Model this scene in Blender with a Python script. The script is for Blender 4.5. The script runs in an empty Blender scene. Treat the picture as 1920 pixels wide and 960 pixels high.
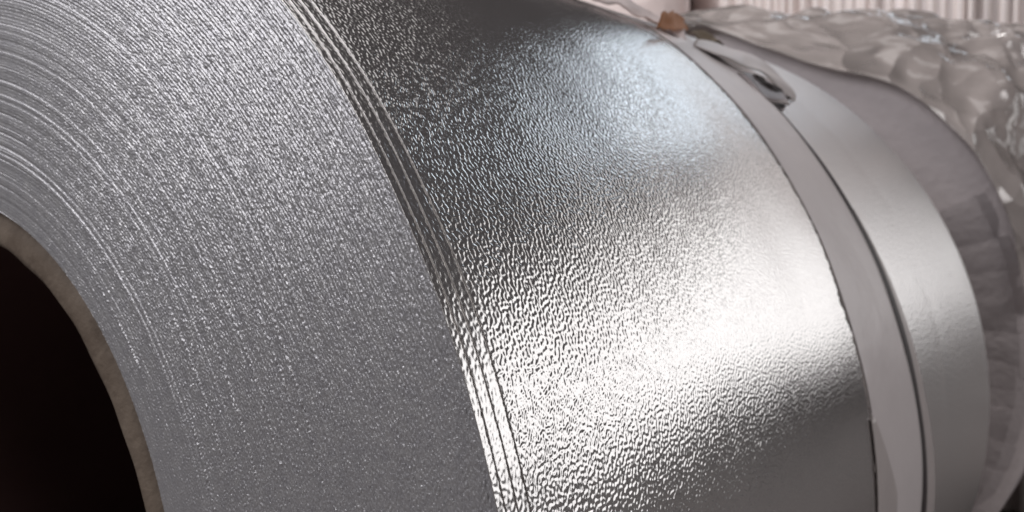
import bpy, bmesh, math, random
import numpy as np
from mathutils import Matrix, Vector, noise as mnoise

random.seed(11)
rng = np.random.default_rng(7)
S = bpy.context.scene
C = S.collection
RAD = math.radians

# ------------------------------------------------------------------ camera
cam_d = bpy.data.cameras.new('camera')
cam = bpy.data.objects.new('camera', cam_d)
C.objects.link(cam)
cam_d.sensor_width = 36.0
cam_d.lens = 1787.934 / 1920 * 36.0
cam_d.clip_start = 0.02
cam_d.clip_end = 200
cam.matrix_world = Matrix(((0.58756, 0.04231, -0.80807, -0.3083),
                           (-0.80918, 0.03072, -0.58676, -0.7092),
                           (0.0, 0.99863, 0.05229, 0.2539),
                           (0, 0, 0, 1)))
cam_d.dof.use_dof = True
cam_d.dof.focus_distance = 0.43
cam_d.dof.aperture_fstop = 12.0
S.camera = cam

# ------------------------------------------------------------------ world, lamps, exposure
W = bpy.data.worlds.new('World')
S.world = W
W.use_nodes = True
bg = W.node_tree.nodes['Background']
bg.inputs['Color'].default_value = (1.0, 0.89, 0.90, 1)
bg.inputs['Strength'].default_value = 0.05


def area(name, loc, target, sx, sy, radiance, col):
    d = bpy.data.lights.new(name, 'AREA')
    d.shape = 'RECTANGLE'
    d.size, d.size_y = sx, sy
    d.energy = radiance * math.pi * sx * sy
    d.color = col
    o = bpy.data.objects.new(name, d)
    C.objects.link(o)
    o.location = loc
    v = Vector(target) - Vector(loc)
    o.rotation_euler = v.to_track_quat('-Z', 'Y').to_euler()
    return o


# tall hall windows to the right (long low row, and a short bluer row over the beam)
area('window_lamp', (7.0, -5.0, 1.80), (0.0, -5.0, 1.80), 14.0, 2.6, 1.28, (1.0, 0.985, 0.98))
area('window_lamp', (7.0, 0.1, 3.95), (0.0, 0.1, 3.95), 3.4, 0.66, 2.0, (0.80, 0.90, 1.0))
# roof light behind and above the open end of the coil
area('roof_and_fill_lamp', (-2.1, 1.1, 2.2), (0.0, -0.2, 0.3), 2.3, 1.9, 4.3, (0.98, 0.965, 1.0))
# added overhead lamp for glints on the film and specks on the sheet
area('roof_and_fill_lamp', (2.7, -0.3, 4.7), (1.2, -0.4, 0.3), 3.4, 1.0, 0.75, (1.0, 0.97, 0.96))
# added unseen lamp that brightens the far roll and bundle
area('roof_and_fill_lamp', (0.9, 1.6, 3.2), (2.6, 0.5, 0.9), 1.2, 1.0, 24.0, (1.0, 0.96, 0.94))
# added fill lamp on the camera side for band, paper and film
area('roof_and_fill_lamp', (-0.5, -4.4, 3.2), (0.7, -0.3, 0.2), 3.4, 2.0, 4.2, (1.0, 0.96, 0.95))

S.view_settings.view_transform = 'Standard'
S.view_settings.look = 'None'
S.view_settings.exposure = 0.0
S.view_settings.gamma = 1.0
S.view_settings.use_curve_mapping = False
S.cycles.max_bounces = 10
S.cycles.sample_clamp_indirect = 6.0


# ------------------------------------------------------------------ materials
def mat(name, col, metal=0.0, rough=0.5, spec=0.5, bump=None, vary=None, **kw):
    """bump = (scale, distance, detail), vary = (scale, amount, second colour)"""
    m = bpy.data.materials.new(name)
    m.use_nodes = True
    nt = m.node_tree
    b = nt.nodes['Principled BSDF']
    b.inputs['Base Color'].default_value = (*col, 1)
    b.inputs['Metallic'].default_value = metal
    b.inputs['Roughness'].default_value = rough
    b.inputs['Specular IOR Level'].default_value = spec
    for k, v in kw.items():
        b.inputs[k.replace('_', ' ')].default_value = v
    tc = nt.nodes.new('ShaderNodeTexCoord')
    if vary:
        n = nt.nodes.new('ShaderNodeTexNoise')
        n.inputs['Scale'].default_value = vary[0]
        n.inputs['Detail'].default_value = 6
        n.inputs['Roughness'].default_value = 0.65
        nt.links.new(tc.outputs['Object'], n.inputs['Vector'])
        r = nt.nodes.new('ShaderNodeValToRGB')
        r.color_ramp.elements[0].position = 0.5 - vary[1]
        r.color_ramp.elements[1].position = 0.5 + vary[1]
        r.color_ramp.elements[0].color = (*col, 1)
        r.color_ramp.elements[1].color = (*vary[2], 1)
        nt.links.new(n.outputs['Fac'], r.inputs['Fac'])
        nt.links.new(r.outputs['Color'], b.inputs['Base Color'])
    if bump:
        n = nt.nodes.new('ShaderNodeTexNoise')
        n.inputs['Scale'].default_value = bump[0]
        n.inputs['Detail'].default_value = bump[2] if len(bump) > 2 else 3
        nt.links.new(tc.outputs['Object'], n.inputs['Vector'])
        bp = nt.nodes.new('ShaderNodeBump')
        bp.inputs['Strength'].default_value = 1.0
        bp.inputs['Distance'].default_value = bump[1]
        nt.links.new(n.outputs['Fac'], bp.inputs['Height'])
        nt.links.new(bp.outputs['Normal'], b.inputs['Normal'])
    return m


M_STUCCO = mat('embossed_aluminium', (0.86, 0.845, 0.84), 1.0, 0.20, vary=(9, 0.25, (0.80, 0.785, 0.78)))
M_FOIL = mat('soft_embossed_aluminium', (0.91, 0.90, 0.90), 1.0, 0.29, bump=(300, 0.0006, 2))
M_EDGE = mat('cut_sheet_edges', (0.50, 0.495, 0.515), 0.7, 0.45, vary=(130, 0.2, (0.62, 0.615, 0.62)), bump=(900, 0.00025, 2))
M_RIM = mat('cut_sheet_rim', (0.66, 0.64, 0.62), 1.0, 0.45, bump=(500, 0.0004, 2))
M_CORE = mat('brown_fibre_core', (0.125, 0.092, 0.068), 0.0, 0.75, 0.3, vary=(26, 0.2, (0.25, 0.20, 0.155)), bump=(160, 0.0012, 5))
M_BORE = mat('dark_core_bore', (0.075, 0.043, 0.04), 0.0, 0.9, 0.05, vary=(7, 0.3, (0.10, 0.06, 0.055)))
M_BAND = mat('grey_packing_band', (0.57, 0.53, 0.535), 0.0, 0.36, 0.5, vary=(14, 0.3, (0.64, 0.595, 0.60)), bump=(35, 0.0012, 4))
M_LIP = mat('frayed_band_lip', (0.10, 0.09, 0.085), 0.0, 0.8, 0.2, vary=(120, 0.2, (0.34, 0.31, 0.30)))
M_BLACK = mat('painted_gap_shadow', (0.035, 0.028, 0.03), 0.0, 0.5, 0.3, vary=(60, 0.3, (0.05, 0.04, 0.042)))  # near-black colour for the shadow gap beside the band
M_STRIP = mat('pale_band_and_reflection', (0.42, 0.38, 0.38), 0.0, 0.35, 0.5, vary=(20, 0.3, (0.48, 0.44, 0.43)))  # pale band layers, and the strip painted as the band's reflection
M_SEAL = mat('worn_steel_seal', (0.34, 0.30, 0.30), 0.8, 0.38, bump=(120, 0.001, 4))
M_SLOT = mat('seal_slot', (0.03, 0.024, 0.024), 0.0, 0.7)
M_PAPER = mat('pale_wrinkled_paper', (0.50, 0.43, 0.425), 0.0, 0.55, 0.3, vary=(18, 0.3, (0.60, 0.53, 0.52)), bump=(40, 0.004, 5))
M_ORANGE = mat('orange_card', (0.40, 0.165, 0.065), 0.0, 0.6, vary=(80, 0.3, (0.33, 0.15, 0.07)))
M_COLLAR = mat('grey_crepe_paper', (0.60, 0.545, 0.55), 0.0, 0.6, 0.3, vary=(9, 0.25, (0.66, 0.60, 0.60)), bump=(60, 0.002, 5))
M_PLEAT = mat('grey_pleat_paper', (0.48, 0.435, 0.44), 0.0, 0.6, 0.3, vary=(30, 0.3, (0.48, 0.435, 0.44)), bump=(70, 0.002, 5))
M_FILM = mat('brownish_clear_film', (0.44, 0.39, 0.37), 0.0, 0.13, 0.8, vary=(4, 0.3, (0.54, 0.49, 0.47)), Coat_Weight=1.0, Coat_Roughness=0.05, Alpha=0.72)


def film_creases(m):
    """sharp stretched creases: warped cells with flat facets between them"""
    nt = m.node_tree
    b = nt.nodes['Principled BSDF']
    tc = nt.nodes.new('ShaderNodeTexCoord')
    wn = nt.nodes.new('ShaderNodeTexNoise')
    wn.inputs['Scale'].default_value = 5.0
    wn.inputs['Detail'].default_value = 2
    add = nt.nodes.new('ShaderNodeMix')
    add.data_type = 'RGBA'
    add.blend_type = 'LINEAR_LIGHT'
    add.inputs[0].default_value = 0.10
    nt.links.new(tc.outputs['Object'], wn.inputs['Vector'])
    nt.links.new(tc.outputs['Object'], add.inputs[6])
    nt.links.new(wn.outputs['Color'], add.inputs[7])
    prev = None
    for sc, dist in ((4.6, 0.060), (10.5, 0.018)):
        vo = nt.nodes.new('ShaderNodeTexVoronoi')
        vo.inputs['Scale'].default_value = sc
        nt.links.new(add.outputs[2], vo.inputs['Vector'])
        bp = nt.nodes.new('ShaderNodeBump')
        bp.inputs['Distance'].default_value = dist
        nt.links.new(vo.outputs['Distance'], bp.inputs['Height'])
        if prev:
            nt.links.new(prev.outputs['Normal'], bp.inputs['Normal'])
        prev = bp
    nt.links.new(prev.outputs['Normal'], b.inputs['Normal'])
    nt.links.new(prev.outputs['Normal'], b.inputs['Coat Normal'])


film_creases(M_FILM)
M_ROLL = mat('pale_roll_metal', (0.82, 0.755, 0.735), 0.2, 0.35, vary=(6, 0.3, (0.74, 0.67, 0.65)))
M_BUNDLE = mat('pale_bundle_paper', (0.62, 0.53, 0.52), 0.0, 0.6, 0.3, vary=(7, 0.3, (0.68, 0.60, 0.58)), bump=(16, 0.006, 5))
M_FLOOR = mat('dark_concrete', (0.12, 0.105, 0.104), 0.0, 0.7, 0.3, vary=(2.5, 0.25, (0.16, 0.145, 0.14)), bump=(60, 0.002, 6))


# ------------------------------------------------------------------ helpers
def link(name, me, m, parent=None):
    o = bpy.data.objects.new(name, me)
    C.objects.link(o)
    for x in (m if isinstance(m, (list, tuple)) else [m]):
        me.materials.append(x)
    if parent:
        o.parent = parent
    return o


def quads_mesh(name, V, F, smooth=True, mi=None):
    V = np.ascontiguousarray(V, dtype=np.float32)
    F = np.ascontiguousarray(F, dtype=np.int32)
    me = bpy.data.meshes.new(name)
    me.vertices.add(len(V))
    me.vertices.foreach_set('co', V.ravel())
    me.loops.add(F.size)
    me.loops.foreach_set('vertex_index', F.ravel())
    me.polygons.add(len(F))
    me.polygons.foreach_set('loop_start', np.arange(0, F.size, 4, dtype=np.int32))
    if mi is not None:
        me.polygons.foreach_set('material_index', np.ascontiguousarray(mi, dtype=np.int32))
    me.update(calc_edges=True)
    me.polygons.foreach_set('use_smooth', np.full(len(F), smooth, dtype=bool))
    me.validate()
    return me


def grid_faces(n, m, off=0, flip=False):
    i = np.arange(n - 1)[:, None] * m + np.arange(m - 1)[None, :] + off
    f = np.stack([i, i + 1, i + m + 1, i + m], -1).reshape(-1, 4)
    return f[:, ::-1] if flip else f


def cyl(x, th, r):
    """point on the coil: th = 0 faces -Y, 90 deg is the top"""
    return np.stack(np.broadcast_arrays(x, -r * np.cos(th), r * np.sin(th)), -1)


def thing(name, label, cat, loc=(0, 0, 0), group=None):
    o = bpy.data.objects.new(name, None)
    o.empty_display_size = 0.05
    C.objects.link(o)
    o.location = loc
    tag(o, label, cat, group)
    return o


def tag(o, label, cat, group=None):
    o['label'] = label
    o['category'] = cat
    if group:
        o['group'] = group


def smooth1(a, n):
    k = np.hanning(n + 2)[1:-1]
    k /= k.sum()
    return np.convolve(np.pad(a, n, mode='reflect'), k, 'same')[n:-n]


def bandnoise(nx, ny, dx, dy, lam, width):
    """isotropic noise whose wavelengths lie round lam (m) on an nx*ny sheet"""
    w = rng.standard_normal((nx, ny))
    fx = np.fft.fftfreq(nx, dx)[:, None]
    fy = np.fft.fftfreq(ny, dy)[None, :]
    k = np.hypot(fx, fy) * lam
    h = np.exp(-((k - 1) / width) ** 2)
    a = np.fft.ifft2(np.fft.fft2(w) * h).real
    return a / a.std()


def bilin(a, u, v):
    i = np.clip(u.astype(int), 0, a.shape[0] - 2)
    j = np.clip(v.astype(int), 0, a.shape[1] - 2)
    s, t = u - i, v - j
    return (a[i, j] * (1 - s) * (1 - t) + a[i + 1, j] * s * (1 - t) + a[i, j + 1] * (1 - s) * t + a[i + 1, j + 1] * s * t)


R = 0.5
XEND = 0.996

# stucco relief height map over the sheet (x along the axis, s along the arc)
NX, NS, DX = 1000, 1300, 0.00055
_n = bandnoise(NX, NS, DX, DX, 0.0033, 0.62)
_n2 = bandnoise(NX, NS, DX, DX, 0.0020, 0.35)
STUCCO = np.tanh(1.5 * (_n + 0.35 * _n2 + 0.15))
_big = bandnoise(250, 325, 0.0022, 0.0022, 0.16, 0.6)


def relief(x, th, amp=0.000135):
    u = np.clip(x / DX, 0, NX - 1.001)
    v = np.clip((th + RAD(6)) * R / DX, 0, NS - 1.001)
    h = bilin(STUCCO, u, v)
    b = bilin(_big, np.clip(u / 4, 0, 248.9), np.clip(v / 4, 0, 323.9))
    return amp * (1.0 - 0.48 * np.clip((x - 0.06) / 0.34, 0, 1)) * h + 0.00022 * b


# ================================================================== the floor
me = quads_mesh('floor', [(-30, -30, -0.5), (30, -30, -0.5), (30, 30, -0.5), (-30, 30, -0.5)], [(0, 1, 2, 3)], False)
fl = link('floor', me, M_FLOOR)
fl['kind'] = 'structure'

# ================================================================== the coil
coil = thing('aluminium_coil', 'large open coil of shiny stucco embossed aluminium sheet with its ringed end in front', 'metal coil', (0, 0, -0.5))


def coil_part(name, me, m):
    o = link(name, me, m)
    o.parent = coil
    o.matrix_parent_inverse = Matrix.Translation((0, 0, 0.5))
    return o


# --- outermost wrap: fine relief where it is seen close, coarse elsewhere
def wob(seed, th, amp):
    r = np.random.default_rng(seed)
    w = sum(r.standard_normal() * np.sin(th * k + r.uniform(0, 6.28)) for k in (3, 5, 9, 14, 23, 37)) / 3
    return amp * w


def sheet(x0, x1, r, thick, nx, seed, amp, wamp, far_from=None, th_hi=69.0, th_lo=-3.0, nth=1000, grow=1.5):
    t = np.linspace(0, 1, nx)
    xs = x0 + (x1 - x0) * (t + (grow - 1) * t * t) / grow
    u = np.linspace(0, 1, nth)
    ths = RAD(th_lo) + RAD(th_hi - th_lo) * u
    X, T = np.meshgrid(xs, ths, indexing='ij')
    X = X + wob(seed, T, wamp) * np.clip(1 - (X - x0) / 0.012, 0, 1)
    fade = np.clip(np.minimum(T - RAD(th_lo), RAD(th_hi) - T) / RAD(1.5), 0, 1)
    if far_from:
        fade = fade * np.clip((x1 - X) / 0.012, 0, 1)
    Rr = r + relief(X + seed * 0.0007, T, amp) * fade
    # the cut edge is rolled over slightly and shows its thickness
    d = np.clip(1 - (X - x0) / 0.0012, 0, 1)
    Rr = Rr - 0.00006 * d * d
    V = [cyl(X, T, Rr).reshape(-1, 3)]
    F = [grid_faces(nx, nth, 0)]
    MI = [np.zeros(len(F[0]), int)]
    off = nx * nth
    # front lip
    e0 = X[0]
    lipR = [Rr[0], Rr[0] - thick * 0.5, Rr[0] - thick]
    lip = np.stack([cyl(e0 - (0.0 if i != 1 else 0.00015), T[0], lipR[i]) for i in range(3)])
    V.append(lip.reshape(-1, 3))
    F.append(grid_faces(3, nth, off, True))
    MI.append(np.full(len(F[-1]), 1))
    off += 3 * nth
    # the rest of the turn
    n2 = 290
    th2 = RAD(th_hi) + RAD(360 - (th_hi - th_lo)) * np.linspace(0, 1, n2)
    xb = np.array([x0, x0 + 0.5 * (x1 - x0), x1])
    X2, T2 = np.meshgrid(xb, th2, indexing='ij')
    V.append(cyl(X2, T2, r + 0 * T2).reshape(-1, 3))
    F.append(grid_faces(3, n2, off))
    MI.append(np.full(len(F[-1]), 2 if far_from else 0))
    off += 3 * n2
    V.append(np.stack([cyl(x0, th2, r + 0 * th2), cyl(x0, th2, r - thick + 0 * th2)]).reshape(-1, 3))
    F.append(grid_faces(2, n2, off, True))
    MI.append(np.full(len(F[-1]), 1))
    off += 2 * n2
    if far_from:
        n3 = 541
        th3 = RAD(360) * np.linspace(0, 1, n3)
        xs3 = np.concatenate([np.linspace(x1, far_from - 0.006, 60), far_from - 0.006 + np.array([0.003, 0.005, 0.006])])
        dr = np.concatenate([np.zeros(60), [0.0006, 0.002, 0.006]])
        X3, T3 = np.meshgrid(xs3, th3, indexing='ij')
        rr = r - dr[:, None] + 0.0005 * np.sin(T3 * 7 + X3 * 9) * np.clip((X3 - x1) * 12, 0, 1) * np.clip((far_from - X3) * 12, 0, 1)
        # slight tram lines and dents near the far edge
        rr = rr - 0.0006 * np.exp(-((X3 - 0.75 - 0.02 * np.sin(3 * T3)) / 0.018) ** 2) * (0.5 + 0.5 * np.sin(11 * T3))
        V.append(cyl(X3, T3, rr).reshape(-1, 3))
        F.append(grid_faces(len(xs3), n3, off))
        MI.append(np.full(len(F[-1]), 2))
        off += len(xs3) * n3
        V.append(np.stack([cyl(far_from, th3, 0 * th3 + r - 0.006), cyl(far_from, th3, 0 * th3 + 0.26)]).reshape(-1, 3))
        F.append(grid_faces(2, n3, off))
        MI.append(np.full(len(F[-1]), 1))
    return np.concatenate(V), np.concatenate(F), np.concatenate(MI)


V, F, MI = sheet(0.0162, 0.53, R, 0.0006, 880, 3, 0.000135, 0.0003, far_from=XEND, nth=1080)
coil_part('outer_wrap', quads_mesh('outer_wrap', V, F, True, MI), [M_STUCCO, M_RIM, M_FOIL])
for nm, x0, dr, sd in (('second_wrap', 0.0088, 0.0006, 9), ('third_wrap', 0.0018, 0.0012, 15), ('fourth_wrap', -0.0030, 0.0018, 22)):
    V, F, MI = sheet(x0, x0 + 0.012, R - dr, 0.0006, 26, sd, 0.00009, 0.00020, nth=800)
    coil_part(nm, quads_mesh(nm, V, F, True, MI), [M_STUCCO, M_RIM])

# --- the wound end: every wrap a ridge with a gap beside it (joined: over a hundred thin edges)
RC = 0.2594
RF = R - 0.0024
PITCH = 0.0021
NW = int((RF - RC) / PITCH) + 3
off_k = rng.standard_normal(NW) * 0.00009
off_k += 0.0002 * smooth1(rng.standard_normal(NW), 7)
deep_k = np.where(rng.random(NW) < 0.28, rng.uniform(0.5, 2.2, NW), 0.0)     # wraps that stand a little apart up high
lift_k = np.zeros(NW)                                                     # single wraps that stick out low down
lift_c = np.zeros(NW)
for r_, a_ in ((0.305, 22), (0.322, 30), (0.345, 27), (0.366, 31), (0.385, 30), (0.392, 26), (0.411, 33), (0.278, 40)):
    lift_k[int((r_ - RC) / PITCH)] = 0.0007
    lift_c[int((r_ - RC) / PITCH)] = RAD(a_)


def face_height(r, th, det):
    q = (r - RC) / PITCH + th / (2 * math.pi)
    k = np.clip(np.floor(q).astype(int), 0, NW - 1)
    f = q - np.floor(q)
    tm = th % (2 * math.pi)
    ii, jj = np.clip(q, 0, NW) / NW * 899, tm / (2 * math.pi) * 4199
    g1, g2 = bilin(det[0], ii, jj), bilin(det[1], ii, jj)
    td = np.degrees(tm)
    # rough, torn-looking cut low down and outside; a smoother cut near the core and the top
    rough = np.clip((84 - td) / 34, 0.22, 1) * np.clip(0.45 + (r - RC) / 0.10, 0.45, 1)
    outer = np.clip((r - 0.36) / 0.09, 0, 1) * np.clip((td - 26) / 14, 0, 1)
    high = np.clip((td - 66) / 14, 0, 1)
    gap = np.exp(-((f - 0.5 + 0.14 * g2 * rough) / 0.16) ** 2)
    depth = 0.00030 * rough * np.clip(0.4 + 0.8 * g1, 0, 2) + 0.00060 * outer * np.clip(0.35 + 0.9 * g1, 0, 2) + 0.00030 * high * deep_k[k]
    ang = off_k[k] + lift_k[k] * np.exp(-((th - lift_c[k]) / 0.20) ** 2) * np.clip(0.6 + 0.6 * g1, 0, 2) * np.sin(math.pi * f)
    return ang - depth * gap + rough * (0.00020 * g2 + 0.00013 * g1)


det = []
for lam in (0.0022, 0.0015):
    det.append(bandnoise(900, 4200, (RF - RC) / 900, 2 * math.pi * 0.38 / 4200, lam, 0.6))


def face(r0, r1, nr, t0, t1, nt, off):
    rr = np.linspace(r0, r1, nr)
    tt = np.linspace(RAD(t0), RAD(t1), nt)
    RR, TT = np.meshgrid(rr, tt, indexing='ij')
    h = face_height(RR, TT, det)
    edge = np.clip((r1 - RR) / 0.004, 0, 1)
    X = -h + 0.0016 * (1 - edge) ** 2 + 0.0012
    return cyl(X, TT, RR).reshape(-1, 3), grid_faces(nr, nt, off, False)


Va, Fa = face(RC, RF, 640, 8, 96, 760, 0)
Vb, Fb = face(RC, RF, 60, 96, 368, 260, len(Va))
wd = coil_part('wound_sheet_edge', quads_mesh('wound_sheet_edge', np.concatenate([Va, Vb]), np.concatenate([Fa, Fb])), M_EDGE)
wd['kind'] = 'stuff'


# --- fibre core tube
def revolve(profile, nth=241, t0=0, t1=360, jitter=None):
    th = np.linspace(RAD(t0), RAD(t1), nth)
    P = np.array(profile)
    V = np.stack([cyl(x + 0 * th, th, r + (jitter(th, i) if jitter else 0 * th)) for i, (x, r) in enumerate(P)])
    return V.reshape(-1, 3), grid_faces(len(P), nth)


jit = lambda th, i: 0.0010 * np.sin(5 * th + i) + 0.0007 * np.sin(13 * th + 2 * i) + 0.0004 * np.sin(31 * th)
V, F = revolve([(0.0095, 0.2332), (0.0055, 0.2345), (0.0035, 0.238), (0.0045, 0.2465), (0.0065, 0.253), (0.011, 0.2578), (0.02, 0.2592)], 361, jitter=jit)
core = coil_part('core_tube', quads_mesh('core_tube', V, F), M_CORE)
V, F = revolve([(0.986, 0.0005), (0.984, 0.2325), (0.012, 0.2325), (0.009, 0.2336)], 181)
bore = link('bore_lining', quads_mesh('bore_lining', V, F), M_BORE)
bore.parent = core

# ================================================================== packing band round the coil
TH_L = np.array([-110, -20, 0.5, 7.5, 14.5, 22.3, 31.4, 40.2, 48.7, 55, 60.0, 68, 80])
X_L = np.array([0.492, 0.490, 0.4887, 0.4877, 0.4877, 0.4905, 0.5004, 0.5136, 0.5266, 0.541, 0.560, 0.585, 0.60])
TH_R = np.array([-110, -20, -4.2, 7.9, 17.1, 28.9, 39.7, 46.0, 52.0, 60, 70, 80])
X_R = np.array([0.66, 0.652, 0.641, 0.6219, 0.6191, 0.6164, 0.6178, 0.632, 0.645, 0.655, 0.67, 0.68])


def xl(td):
    return np.interp(td, TH_L, X_L)


def xr(td):
    return np.interp(td, TH_R, X_R)


def ribbon(tds, fa, fb, r, thick, nx=14, waves=None, edge=None):
    """closed strip lying on the coil between the curves fa and fb"""
    tds = np.asarray(tds, float)
    n = len(tds)
    a, b = fa(tds), fb(tds)
    if edge is not None:
        a = a + edge(tds)
    s = np.linspace(0, 1, nx)
    X = a[:, None] + (b - a)[:, None] * s[None, :]
    T = RAD(1) * np.repeat(tds[:, None], nx, 1)
    ro = r + thick + (waves(X, tds[:, None]) if waves else 0) - 0.0006 * (np.abs(2 * s - 1)[None, :] ** 8)
    top = cyl(X, T, ro + 0 * X)
    bot = cyl(X, T, r + (0 * X))
    V = np.concatenate([top, bot[:, ::-1]], 1)
    V = np.concatenate([V, V[:, :1]], 1)
    m = V.shape[1]
    Fq = grid_faces(n, m)
    c0 = [(i, i + 1, 2 * nx - 2 - i, 2 * nx - 1 - i) for i in range(nx - 1)]
    cap = np.array(c0)
    return V.reshape(-1, 3), np.concatenate([Fq, cap[:, ::-1], cap + (n - 1) * m])


def sm(tds, f, n=25):
    tt = np.linspace(-120, 90, 1051)
    v = smooth1(f(tt), n)
    return lambda q: np.interp(q, tt, v)


XL, XR = sm(None, xl, 41), sm(None, xr, 41)
TD = np.linspace(-100, 61, 520)
er = np.random.default_rng(5)
_e = smooth1(er.standard_normal(1200), 5) * 0.0022 + smooth1(er.standard_normal(1200), 41) * 0.004
edge_f = lambda td: np.interp(td, np.linspace(-101, 62, 1200), _e)
band = thing('packing_band', 'wide dull grey band wrapped round the shiny coil with a buckle near its top', 'packing band', (0.56, 0, -0.5))


def sub(name, V, F, m, parent, smooth=True):
    o = link(name, quads_mesh(name, V, F, smooth), m)
    o.parent = parent
    w = parent.location if parent.parent is None else parent.parent.location
    o.matrix_parent_inverse = Matrix.Translation(-w) if parent.parent is None else Matrix()
    return o


bw = lambda X, t: 0.0004 * np.sin(t * 0.35 + X * 60) + 0.0004 * np.exp(-((X - XR(t)) / 0.02) ** 2) * (1 + np.sin(t * 0.21))
V, F = ribbon(TD, XL, XR, R - 0.0002, 0.0022, 18, bw)
strip_o = sub('strip', V, F, M_BAND, band)
# frayed dark lip along the near edge
V, F = ribbon(TD, lambda t: XL(t) - 0.0035 + 0.3 * edge_f(t), lambda t: XL(t) + 0.002, R - 0.0003, 0.0012, 4, None, edge_f)
sub('frayed_edge', V, F, M_LIP, band)
# second layer of the band lying over the first, its cut end showing low down
V, F = ribbon(np.linspace(-100, 9.3, 220), lambda t: XL(t) - 0.0045, lambda t: XL(t) + np.interp(t, [-100, 1, 9.3], [0.058, 0.056, 0.004]), R + 0.0012, 0.0015, 10)
sub('overlap_end', V, F, M_STRIP, band)

# black strip that paints the shadow gap beside the band, tapering under the buckle
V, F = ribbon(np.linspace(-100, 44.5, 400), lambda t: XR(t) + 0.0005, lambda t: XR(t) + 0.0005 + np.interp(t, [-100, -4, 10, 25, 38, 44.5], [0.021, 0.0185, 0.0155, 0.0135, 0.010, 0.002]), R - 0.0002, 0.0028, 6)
o = link('gap_shadow_strip', quads_mesh('gap_shadow_strip', V, F), M_BLACK)
tag(o, 'thin black strip standing in for the shadow along the right edge of the grey band', 'painted shadow')

V, F = ribbon(np.linspace(-100, 30, 400), lambda t: XR(t) + np.interp(t, [-100, -4, 10, 25, 30], [0.024, 0.0215, 0.0175, 0.015, 0.0145]),
              lambda t: XR(t) + np.interp(t, [-100, -5, 7.7, 17, 25, 30], [0.066, 0.058, 0.041, 0.031, 0.021, 0.016]), R - 0.0002, 0.0022, 8)
o = link('band_reflection_strip', quads_mesh('band_reflection_strip', V, F), M_STRIP)  # pale strip painted as the band's reflection in the metal
tag(o, 'narrow pale grey strip standing in for the reflected band, widening downward', 'painted shadow')


# buckle and lifted tail of the band near the top
def strip_pts(A, B, lift_a, lift_b, n=40, thick=0.0016):
    """bent strip between two edge polylines given as (x, theta) on the coil"""
    def rs(P, L):
        P = np.array(P, float)
        d = np.concatenate([[0], np.cumsum(np.hypot(np.diff(P[:, 0]), np.diff(P[:, 1]) * 0.0087))])
        q = np.linspace(0, d[-1], n)
        return np.interp(q, d, P[:, 0]), np.interp(q, d, P[:, 1]), np.interp(q, np.linspace(0, d[-1], len(L)), L)
    xa, ta, la = rs(A, lift_a)
    xb, tb, lb = rs(B, lift_b)
    nx = 9
    s = np.linspace(0, 1, nx)[None, :]
    X = xa[:, None] * (1 - s) + xb[:, None] * s
    T = RAD(1) * (ta[:, None] * (1 - s) + tb[:, None] * s)
    L = la[:, None] * (1 - s) + lb[:, None] * s
    wv = 0.0012 * np.sin(s * 5 + np.arange(n)[:, None] * 0.31)
    top = cyl(X, T, R + L + thick + wv)
    bot = cyl(X, T, R + L + wv)
    V = np.concatenate([top, bot[:, ::-1], top[:, :1]], 1)
    m = V.shape[1]
    cap = np.array([(i, i + 1, 2 * nx - 2 - i, 2 * nx - 1 - i) for i in range(nx - 1)])
    return V.reshape(-1, 3), np.concatenate([grid_faces(n, m), cap[:, ::-1], cap + (n - 1) * m])


V, F = strip_pts([(0.655, 59.5), (0.70, 58.6), (0.745, 56.8), (0.772, 53.6), (0.765, 50.0), (0.745, 48.2)],
                 [(0.605, 56.5), (0.610, 53.5), (0.635, 52.0), (0.690, 51.2), (0.722, 49.2), (0.735, 47.6)],
                 [0.003, 0.007, 0.010, 0.010, 0.006, 0.002], [0.003, 0.006, 0.009, 0.009, 0.005, 0.001], 46)
sub('lifted_tail', V, F, M_STRIP, band)
V, F = strip_pts([(0.628, 51.0), (0.650, 50.6), (0.690, 49.8), (0.712, 48.5)], [(0.622, 46.0), (0.640, 45.4), (0.668, 45.2), (0.690, 46.3)],
                 [0.001, 0.004, 0.005, 0.002], [0.001, 0.003, 0.004, 0.001], 22, 0.003)
seal = sub('buckle', V, F, M_SEAL, band)
for (x0, t0, x1, t1, w) in ((0.648, 49.6, 0.664, 48.8, 0.7), (0.662, 48.2, 0.682, 47.0, 0.8)):
    V, F = strip_pts([(x0, t0 + w), (x1, t1 + w)], [(x0, t0 - w), (x1, t1 - w)], [0.0052, 0.0056], [0.0050, 0.0052], 8, 0.0035)
    s_o = sub('slot', V, F, M_SLOT, seal)

# ================================================================== scraps along the top of the coil
def crumple(V, amp, sc, seed):
    out = np.empty_like(V)
    for i, p in enumerate(V):
        q = Vector(p) * sc + Vector((seed, seed * 1.7, 0))
        out[i] = p + amp * np.array(mnoise.noise_vector(q)) + 0.4 * amp * np.array(mnoise.noise_vector(q * 2.7))
    return out


V, F = strip_pts([(0.36, 70), (0.45, 69), (0.52, 67.0), (0.58, 65.5), (0.63, 63.5), (0.66, 62)],
                 [(0.38, 66.0), (0.455, 63.5), (0.50, 61.6), (0.55, 60.6), (0.585, 59.2), (0.62, 58.2)],
                 [0.016, 0.02, 0.018, 0.014, 0.012, 0.006], [0.002, 0.008, 0.005, 0.010, 0.004, 0.003], 90)
V = crumple(V, 0.006, 26, 3.1)
o = link('wrinkled_paper_strip', quads_mesh('wrinkled_paper_strip', V, F), M_PAPER)
tag(o, 'pale wrinkled paper strip lying along the far top of the shiny coil', 'packing paper')

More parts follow.
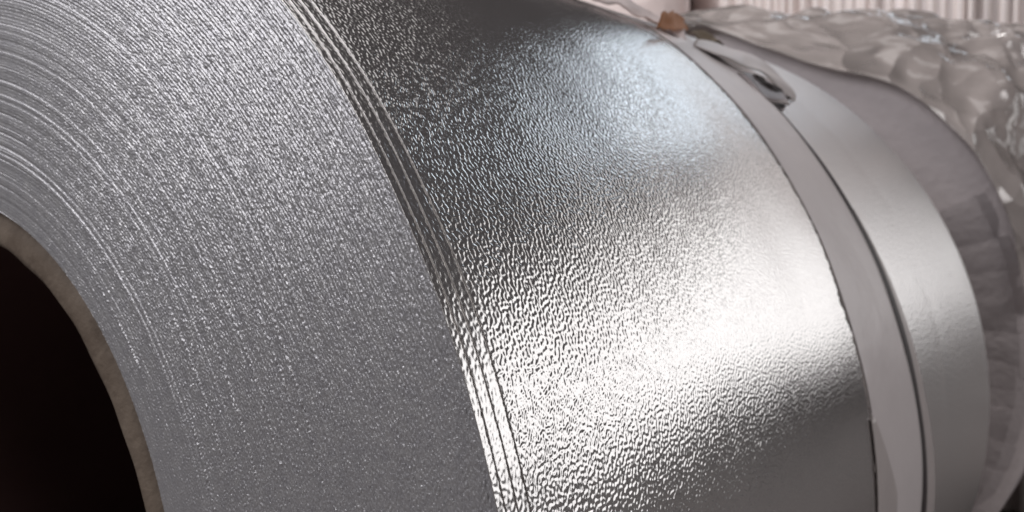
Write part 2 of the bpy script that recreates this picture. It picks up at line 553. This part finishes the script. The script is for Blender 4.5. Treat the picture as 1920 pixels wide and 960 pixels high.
V, F = strip_pts([(0.515, 56.6), (0.585, 59.7), (0.635, 61.0)], [(0.510, 56.2), (0.568, 57.6), (0.665, 61.8)], [0.021, 0.022, 0.019], [0.0085, 0.0080, 0.0080], 14)
V = crumple(V, 0.003, 40, 8)
o = link('orange_tag', quads_mesh('orange_tag', V, F), M_ORANGE)
tag(o, 'small crumpled orange tag on top of the coil beside the grey band', 'tag')

V, F = strip_pts([(0.665, 61.3), (0.70, 61.5), (0.735, 60.6)], [(0.672, 59.6), (0.705, 59.4), (0.74, 58.6)], [0.006, 0.012, 0.004], [0.004, 0.01, 0.003], 16)
V = crumple(V, 0.004, 45, 5)
o = link('brown_twine_end', quads_mesh('brown_twine_end', V, F), mat('dull_brown_twine', (0.10, 0.075, 0.05), 0, 0.8, vary=(70, 0.3, (0.16, 0.125, 0.09))))
tag(o, 'short dull brown tie end behind the top of the grey band', 'tie')

# ================================================================== packed coil behind
CY, CZ, PR = 0.0035, 0.028, 0.528
packed = thing('wrapped_coil', 'second coil behind the shiny one, packed in grey paper with pleated end', 'wrapped coil', (1.7, CY, -0.5))


def pk(name, V, F, m, smooth=True):
    o = link(name, quads_mesh(name, V, F, smooth), m)
    o.parent = packed
    o.matrix_parent_inverse = Matrix.Translation((-1.7, -CY, 0.5))
    return o


def pcyl(x, th, r):
    return cyl(x, th, r) + np.array([0, CY, CZ])


prof = [(1.258, 0.10), (1.2565, PR - 0.105), (1.2555, PR - 0.044), (1.2565, PR - 0.023), (1.262, PR - 0.009), (1.271, PR - 0.002), (1.287, PR), (1.33, PR), (2.12, PR), (2.14, PR - 0.01), (2.145, 0.1)]
th = np.linspace(0, 2 * math.pi, 361)
V = np.stack([pcyl(x + 0.0012 * np.sin(th * 9 + i), th, r + 0.0025 * np.sin(th * 6 + i * .7) * (0.15 < r < 0.6) + 0 * th) for i, (x, r) in enumerate(prof)])
pk('paper_wrap', V.reshape(-1, 3), grid_faces(len(prof), 361), M_COLLAR)

# pleats: overlapping folded tabs of the wrap on the end face, one object each
for i in range(-16, 12):
    td = 2.2 + i * 5.4 + random.uniform(-1.3, 1.3)
    if td > 28:
        continue
    w = random.uniform(3.7, 4.3)
    tw = random.uniform(-1.6, 1.6)
    n, m = 8, 6
    r_in, r_out = PR - 0.12, PR - random.uniform(0.012, 0.019)
    s, q = np.meshgrid(np.linspace(0, 1, n), np.linspace(-1, 1, m), indexing='ij')
    rr = r_in + (r_out - r_in) * s
    tt = RAD(1) * (td + q * w + tw * (s - 0.5))
    zi = 0.0008 * (i % 3)
    xx = 1.2510 + zi - 0.0040 * (q * 0.5 + 0.5) - 0.002 * np.sin(s * 3.1) + 0.0015 * q * q + 0.010 * np.clip((s - 0.8) / 0.2, 0, 1) ** 2
    top = pcyl(xx, tt, rr)
    bot = pcyl(xx + 0.0008, tt, rr)
    V = np.concatenate([top, bot[:, ::-1], top[:, :1]], 1)
    mm = V.shape[1]
    cap = np.array([(k, k + 1, 2 * m - 2 - k, 2 * m - 1 - k) for k in range(m - 1)])
    pk('pleat', V.reshape(-1, 3), np.concatenate([grid_faces(n, mm), cap[:, ::-1], cap + (n - 1) * mm]), M_PLEAT, False)

# ================================================================== plastic film over it
nu, nv = 420, 260


def rescurve(P, n):
    P = np.array(P, float)
    d = np.concatenate([[0], np.cumsum(np.hypot(*np.diff(P, axis=0).T))])
    q = np.linspace(0, 1, n)
    o = np.stack([np.interp(q, d / d[-1], P[:, k]) for k in range(2)], 1)
    return np.stack([smooth1(o[:, k], 21) for k in range(2)], 1)


A = rescurve([(-0.605, -0.490), (-0.581, -0.394), (-0.558, -0.160), (-0.530, 0.015), (-0.501, 0.152), (-0.483, 0.228), (-0.439, 0.329), (-0.371, 0.411), (-0.291, 0.458), (-0.207, 0.475), (-0.113, 0.513), (0.004, 0.571), (0.121, 0.583), (0.296, 0.553), (0.472, 0.425), (0.565, 0.249), (0.589, -0.043), (0.612, -0.490)], nu)
B = rescurve([(-0.722, -0.490), (-0.675, -0.277), (-0.628, 0.074), (-0.581, 0.308), (-0.523, 0.472), (-0.429, 0.559), (-0.324, 0.589), (-0.113, 0.621), (0.121, 0.635), (0.355, 0.630), (0.542, 0.542), (0.659, 0.366), (0.706, 0.074), (0.752, -0.490)], nu)
tv = np.linspace(0, 1, nv)
xe = 1.228 + 0.18 * np.clip((0.12 - A[:, 1]) / 0.14, 0, 1)
XS = xe[:, None] + (2.20 - xe[:, None]) * (tv ** 1.35)[None, :]
PH = np.linspace(0, 2.4, nu)[:, None] + 0 * XS
bl = np.clip((XS - xe[:, None]) / 0.35, 0, 1)
bl = 1 - (1 - bl) ** 2
end = np.clip((XS - 2.08) / 0.12, 0, 1) ** 2
P2 = A[:, None, :] * (1 - bl[..., None]) + B[:, None, :] * bl[..., None]
P2[..., 1] -= 0.12 * end
N2 = np.stack([np.gradient(B[:, 1]), -np.gradient(B[:, 0])], 1)
N2 = -N2 / np.linalg.norm(N2, axis=1)[:, None]
uu, vv = PH, XS - 1.22
fr = np.random.default_rng(21)
cre = 0
for i in range(10):
    a = fr.uniform(0, math.pi)
    k = fr.uniform(2.5, 10.0)
    ph = k * (uu * math.cos(a) + vv * math.sin(a)) + 0.6 * np.sin(4 * uu + fr.uniform(0, 6)) + 0.6 * np.sin(5 * vv + fr.uniform(0, 6))
    f = np.abs((ph + fr.uniform()) % 1 - 0.5) * 2
    cre = cre + (f ** 0.8) / k
for i in range(16):                                   # small sharp crinkles
    a = fr.uniform(0, math.pi)
    k = fr.uniform(8.0, 19.0)
    ph = k * (uu * math.cos(a) + vv * math.sin(a)) + 1.1 * np.sin(6 * uu + fr.uniform(0, 6)) + 1.1 * np.sin(9 * vv + fr.uniform(0, 6))
    f = np.abs((ph + fr.uniform()) % 1 - 0.5) * 2
    loc = 0.5 + 0.5 * np.sin(fr.uniform(3, 9) * uu + fr.uniform(0, 6)) * np.sin(fr.uniform(4, 12) * vv + fr.uniform(0, 6))
    cre = cre + 1.2 * loc ** 2 * (f ** 0.7 - 0.5) / k
cre = cre - cre.mean()
side = np.clip((-P2[..., 0] - 0.25) / 0.15, 0.5, 1)
P2 = P2 + N2[:, None, :] * (0.105 * cre * side * np.clip(0.10 + bl * 1.3, 0, 1))[..., None]
V = np.stack([XS, P2[..., 0], np.maximum(P2[..., 1], -0.496)], -1).reshape(-1, 3)
film = link('plastic_film', quads_mesh('plastic_film', V, grid_faces(nu, nv)), M_FILM)
so = film.modifiers.new('thickness', 'SOLIDIFY')
so.thickness = 0.0012
tag(film, 'crumpled brownish plastic film draped over the packed coil', 'plastic film')

# ================================================================== ribbed upright roll in the back
rx, ry, rr0 = 3.25, -0.07, 0.985
roll = thing('ribbed_roll', 'upright pale roll with close vertical ribs behind the plastic film', 'roll', (rx, ry, -0.5))
n = 181
tt = np.linspace(0, 2 * math.pi, n)
RH = 1.56
pr = [(0.0, 0.0), (0.0, rr0), (RH, rr0), (RH, 0.0)]
V = np.stack([np.stack([r * np.cos(tt), r * np.sin(tt), z + 0 * tt], -1) for z, r in pr]).reshape(-1, 3)
o = link('roll_body', quads_mesh('roll_body', V, grid_faces(4, n), False), M_ROLL)
o.parent = roll
nr = 190
rib_me = []
for kind in range(4):
    w = (0.0125, 0.0145, 0.008, 0.010)[kind]
    h = (0.014, 0.026, 0.010, 0.034)[kind]
    P = [(-0.004, -w), (h * 0.75, -w * 0.72), (h, 0), (h * 0.75, w * 0.72), (-0.004, w)]
    V = [(x, y, z) for z in (0.004, RH - 0.01) for x, y in P]
    F = [(i, i + 1, i + 6, i + 5) for i in range(4)]
    me = quads_mesh('rib', V, F, True)
    me.materials.append(M_ROLL)
    rib_me.append(me)
for i in range(nr):
    a = 2 * math.pi * i / nr + random.uniform(-0.006, 0.006)
    if RAD(100) < a < RAD(146):                        # ribs left out to lighten this smooth side
        continue
    o = bpy.data.objects.new('rib', rib_me[random.randrange(4)])
    C.objects.link(o)
    o.parent = roll
    o.location = (rr0 * math.cos(a), rr0 * math.sin(a), 0)
    o.rotation_euler = (0, 0, a)

# ================================================================== pale bundle left of it
bm = bmesh.new()
bmesh.ops.create_cube(bm, size=1)
bmesh.ops.scale(bm, vec=(0.55, 0.9, 1.55), verts=bm.verts)
bmesh.ops.bevel(bm, geom=bm.edges[:], offset=0.03, segments=3, affect='EDGES')
bmesh.ops.subdivide_edges(bm, edges=bm.edges[:], cuts=5, use_grid_fill=True)
for v in bm.verts:
    v.co += mnoise.noise_vector(v.co * 6) * 0.012
me = bpy.data.meshes.new('paper_bundle')
bm.to_mesh(me)
bm.free()
me.polygons.foreach_set('use_smooth', [True] * len(me.polygons))
o = link('paper_bundle', me, M_BUNDLE)
o.location = (2.37, 1.075, 0.277)
o.rotation_euler = (0, 0, RAD(27))
tag(o, 'pale pinkish paper wrapped bundle behind the top of the shiny coil', 'bundle')
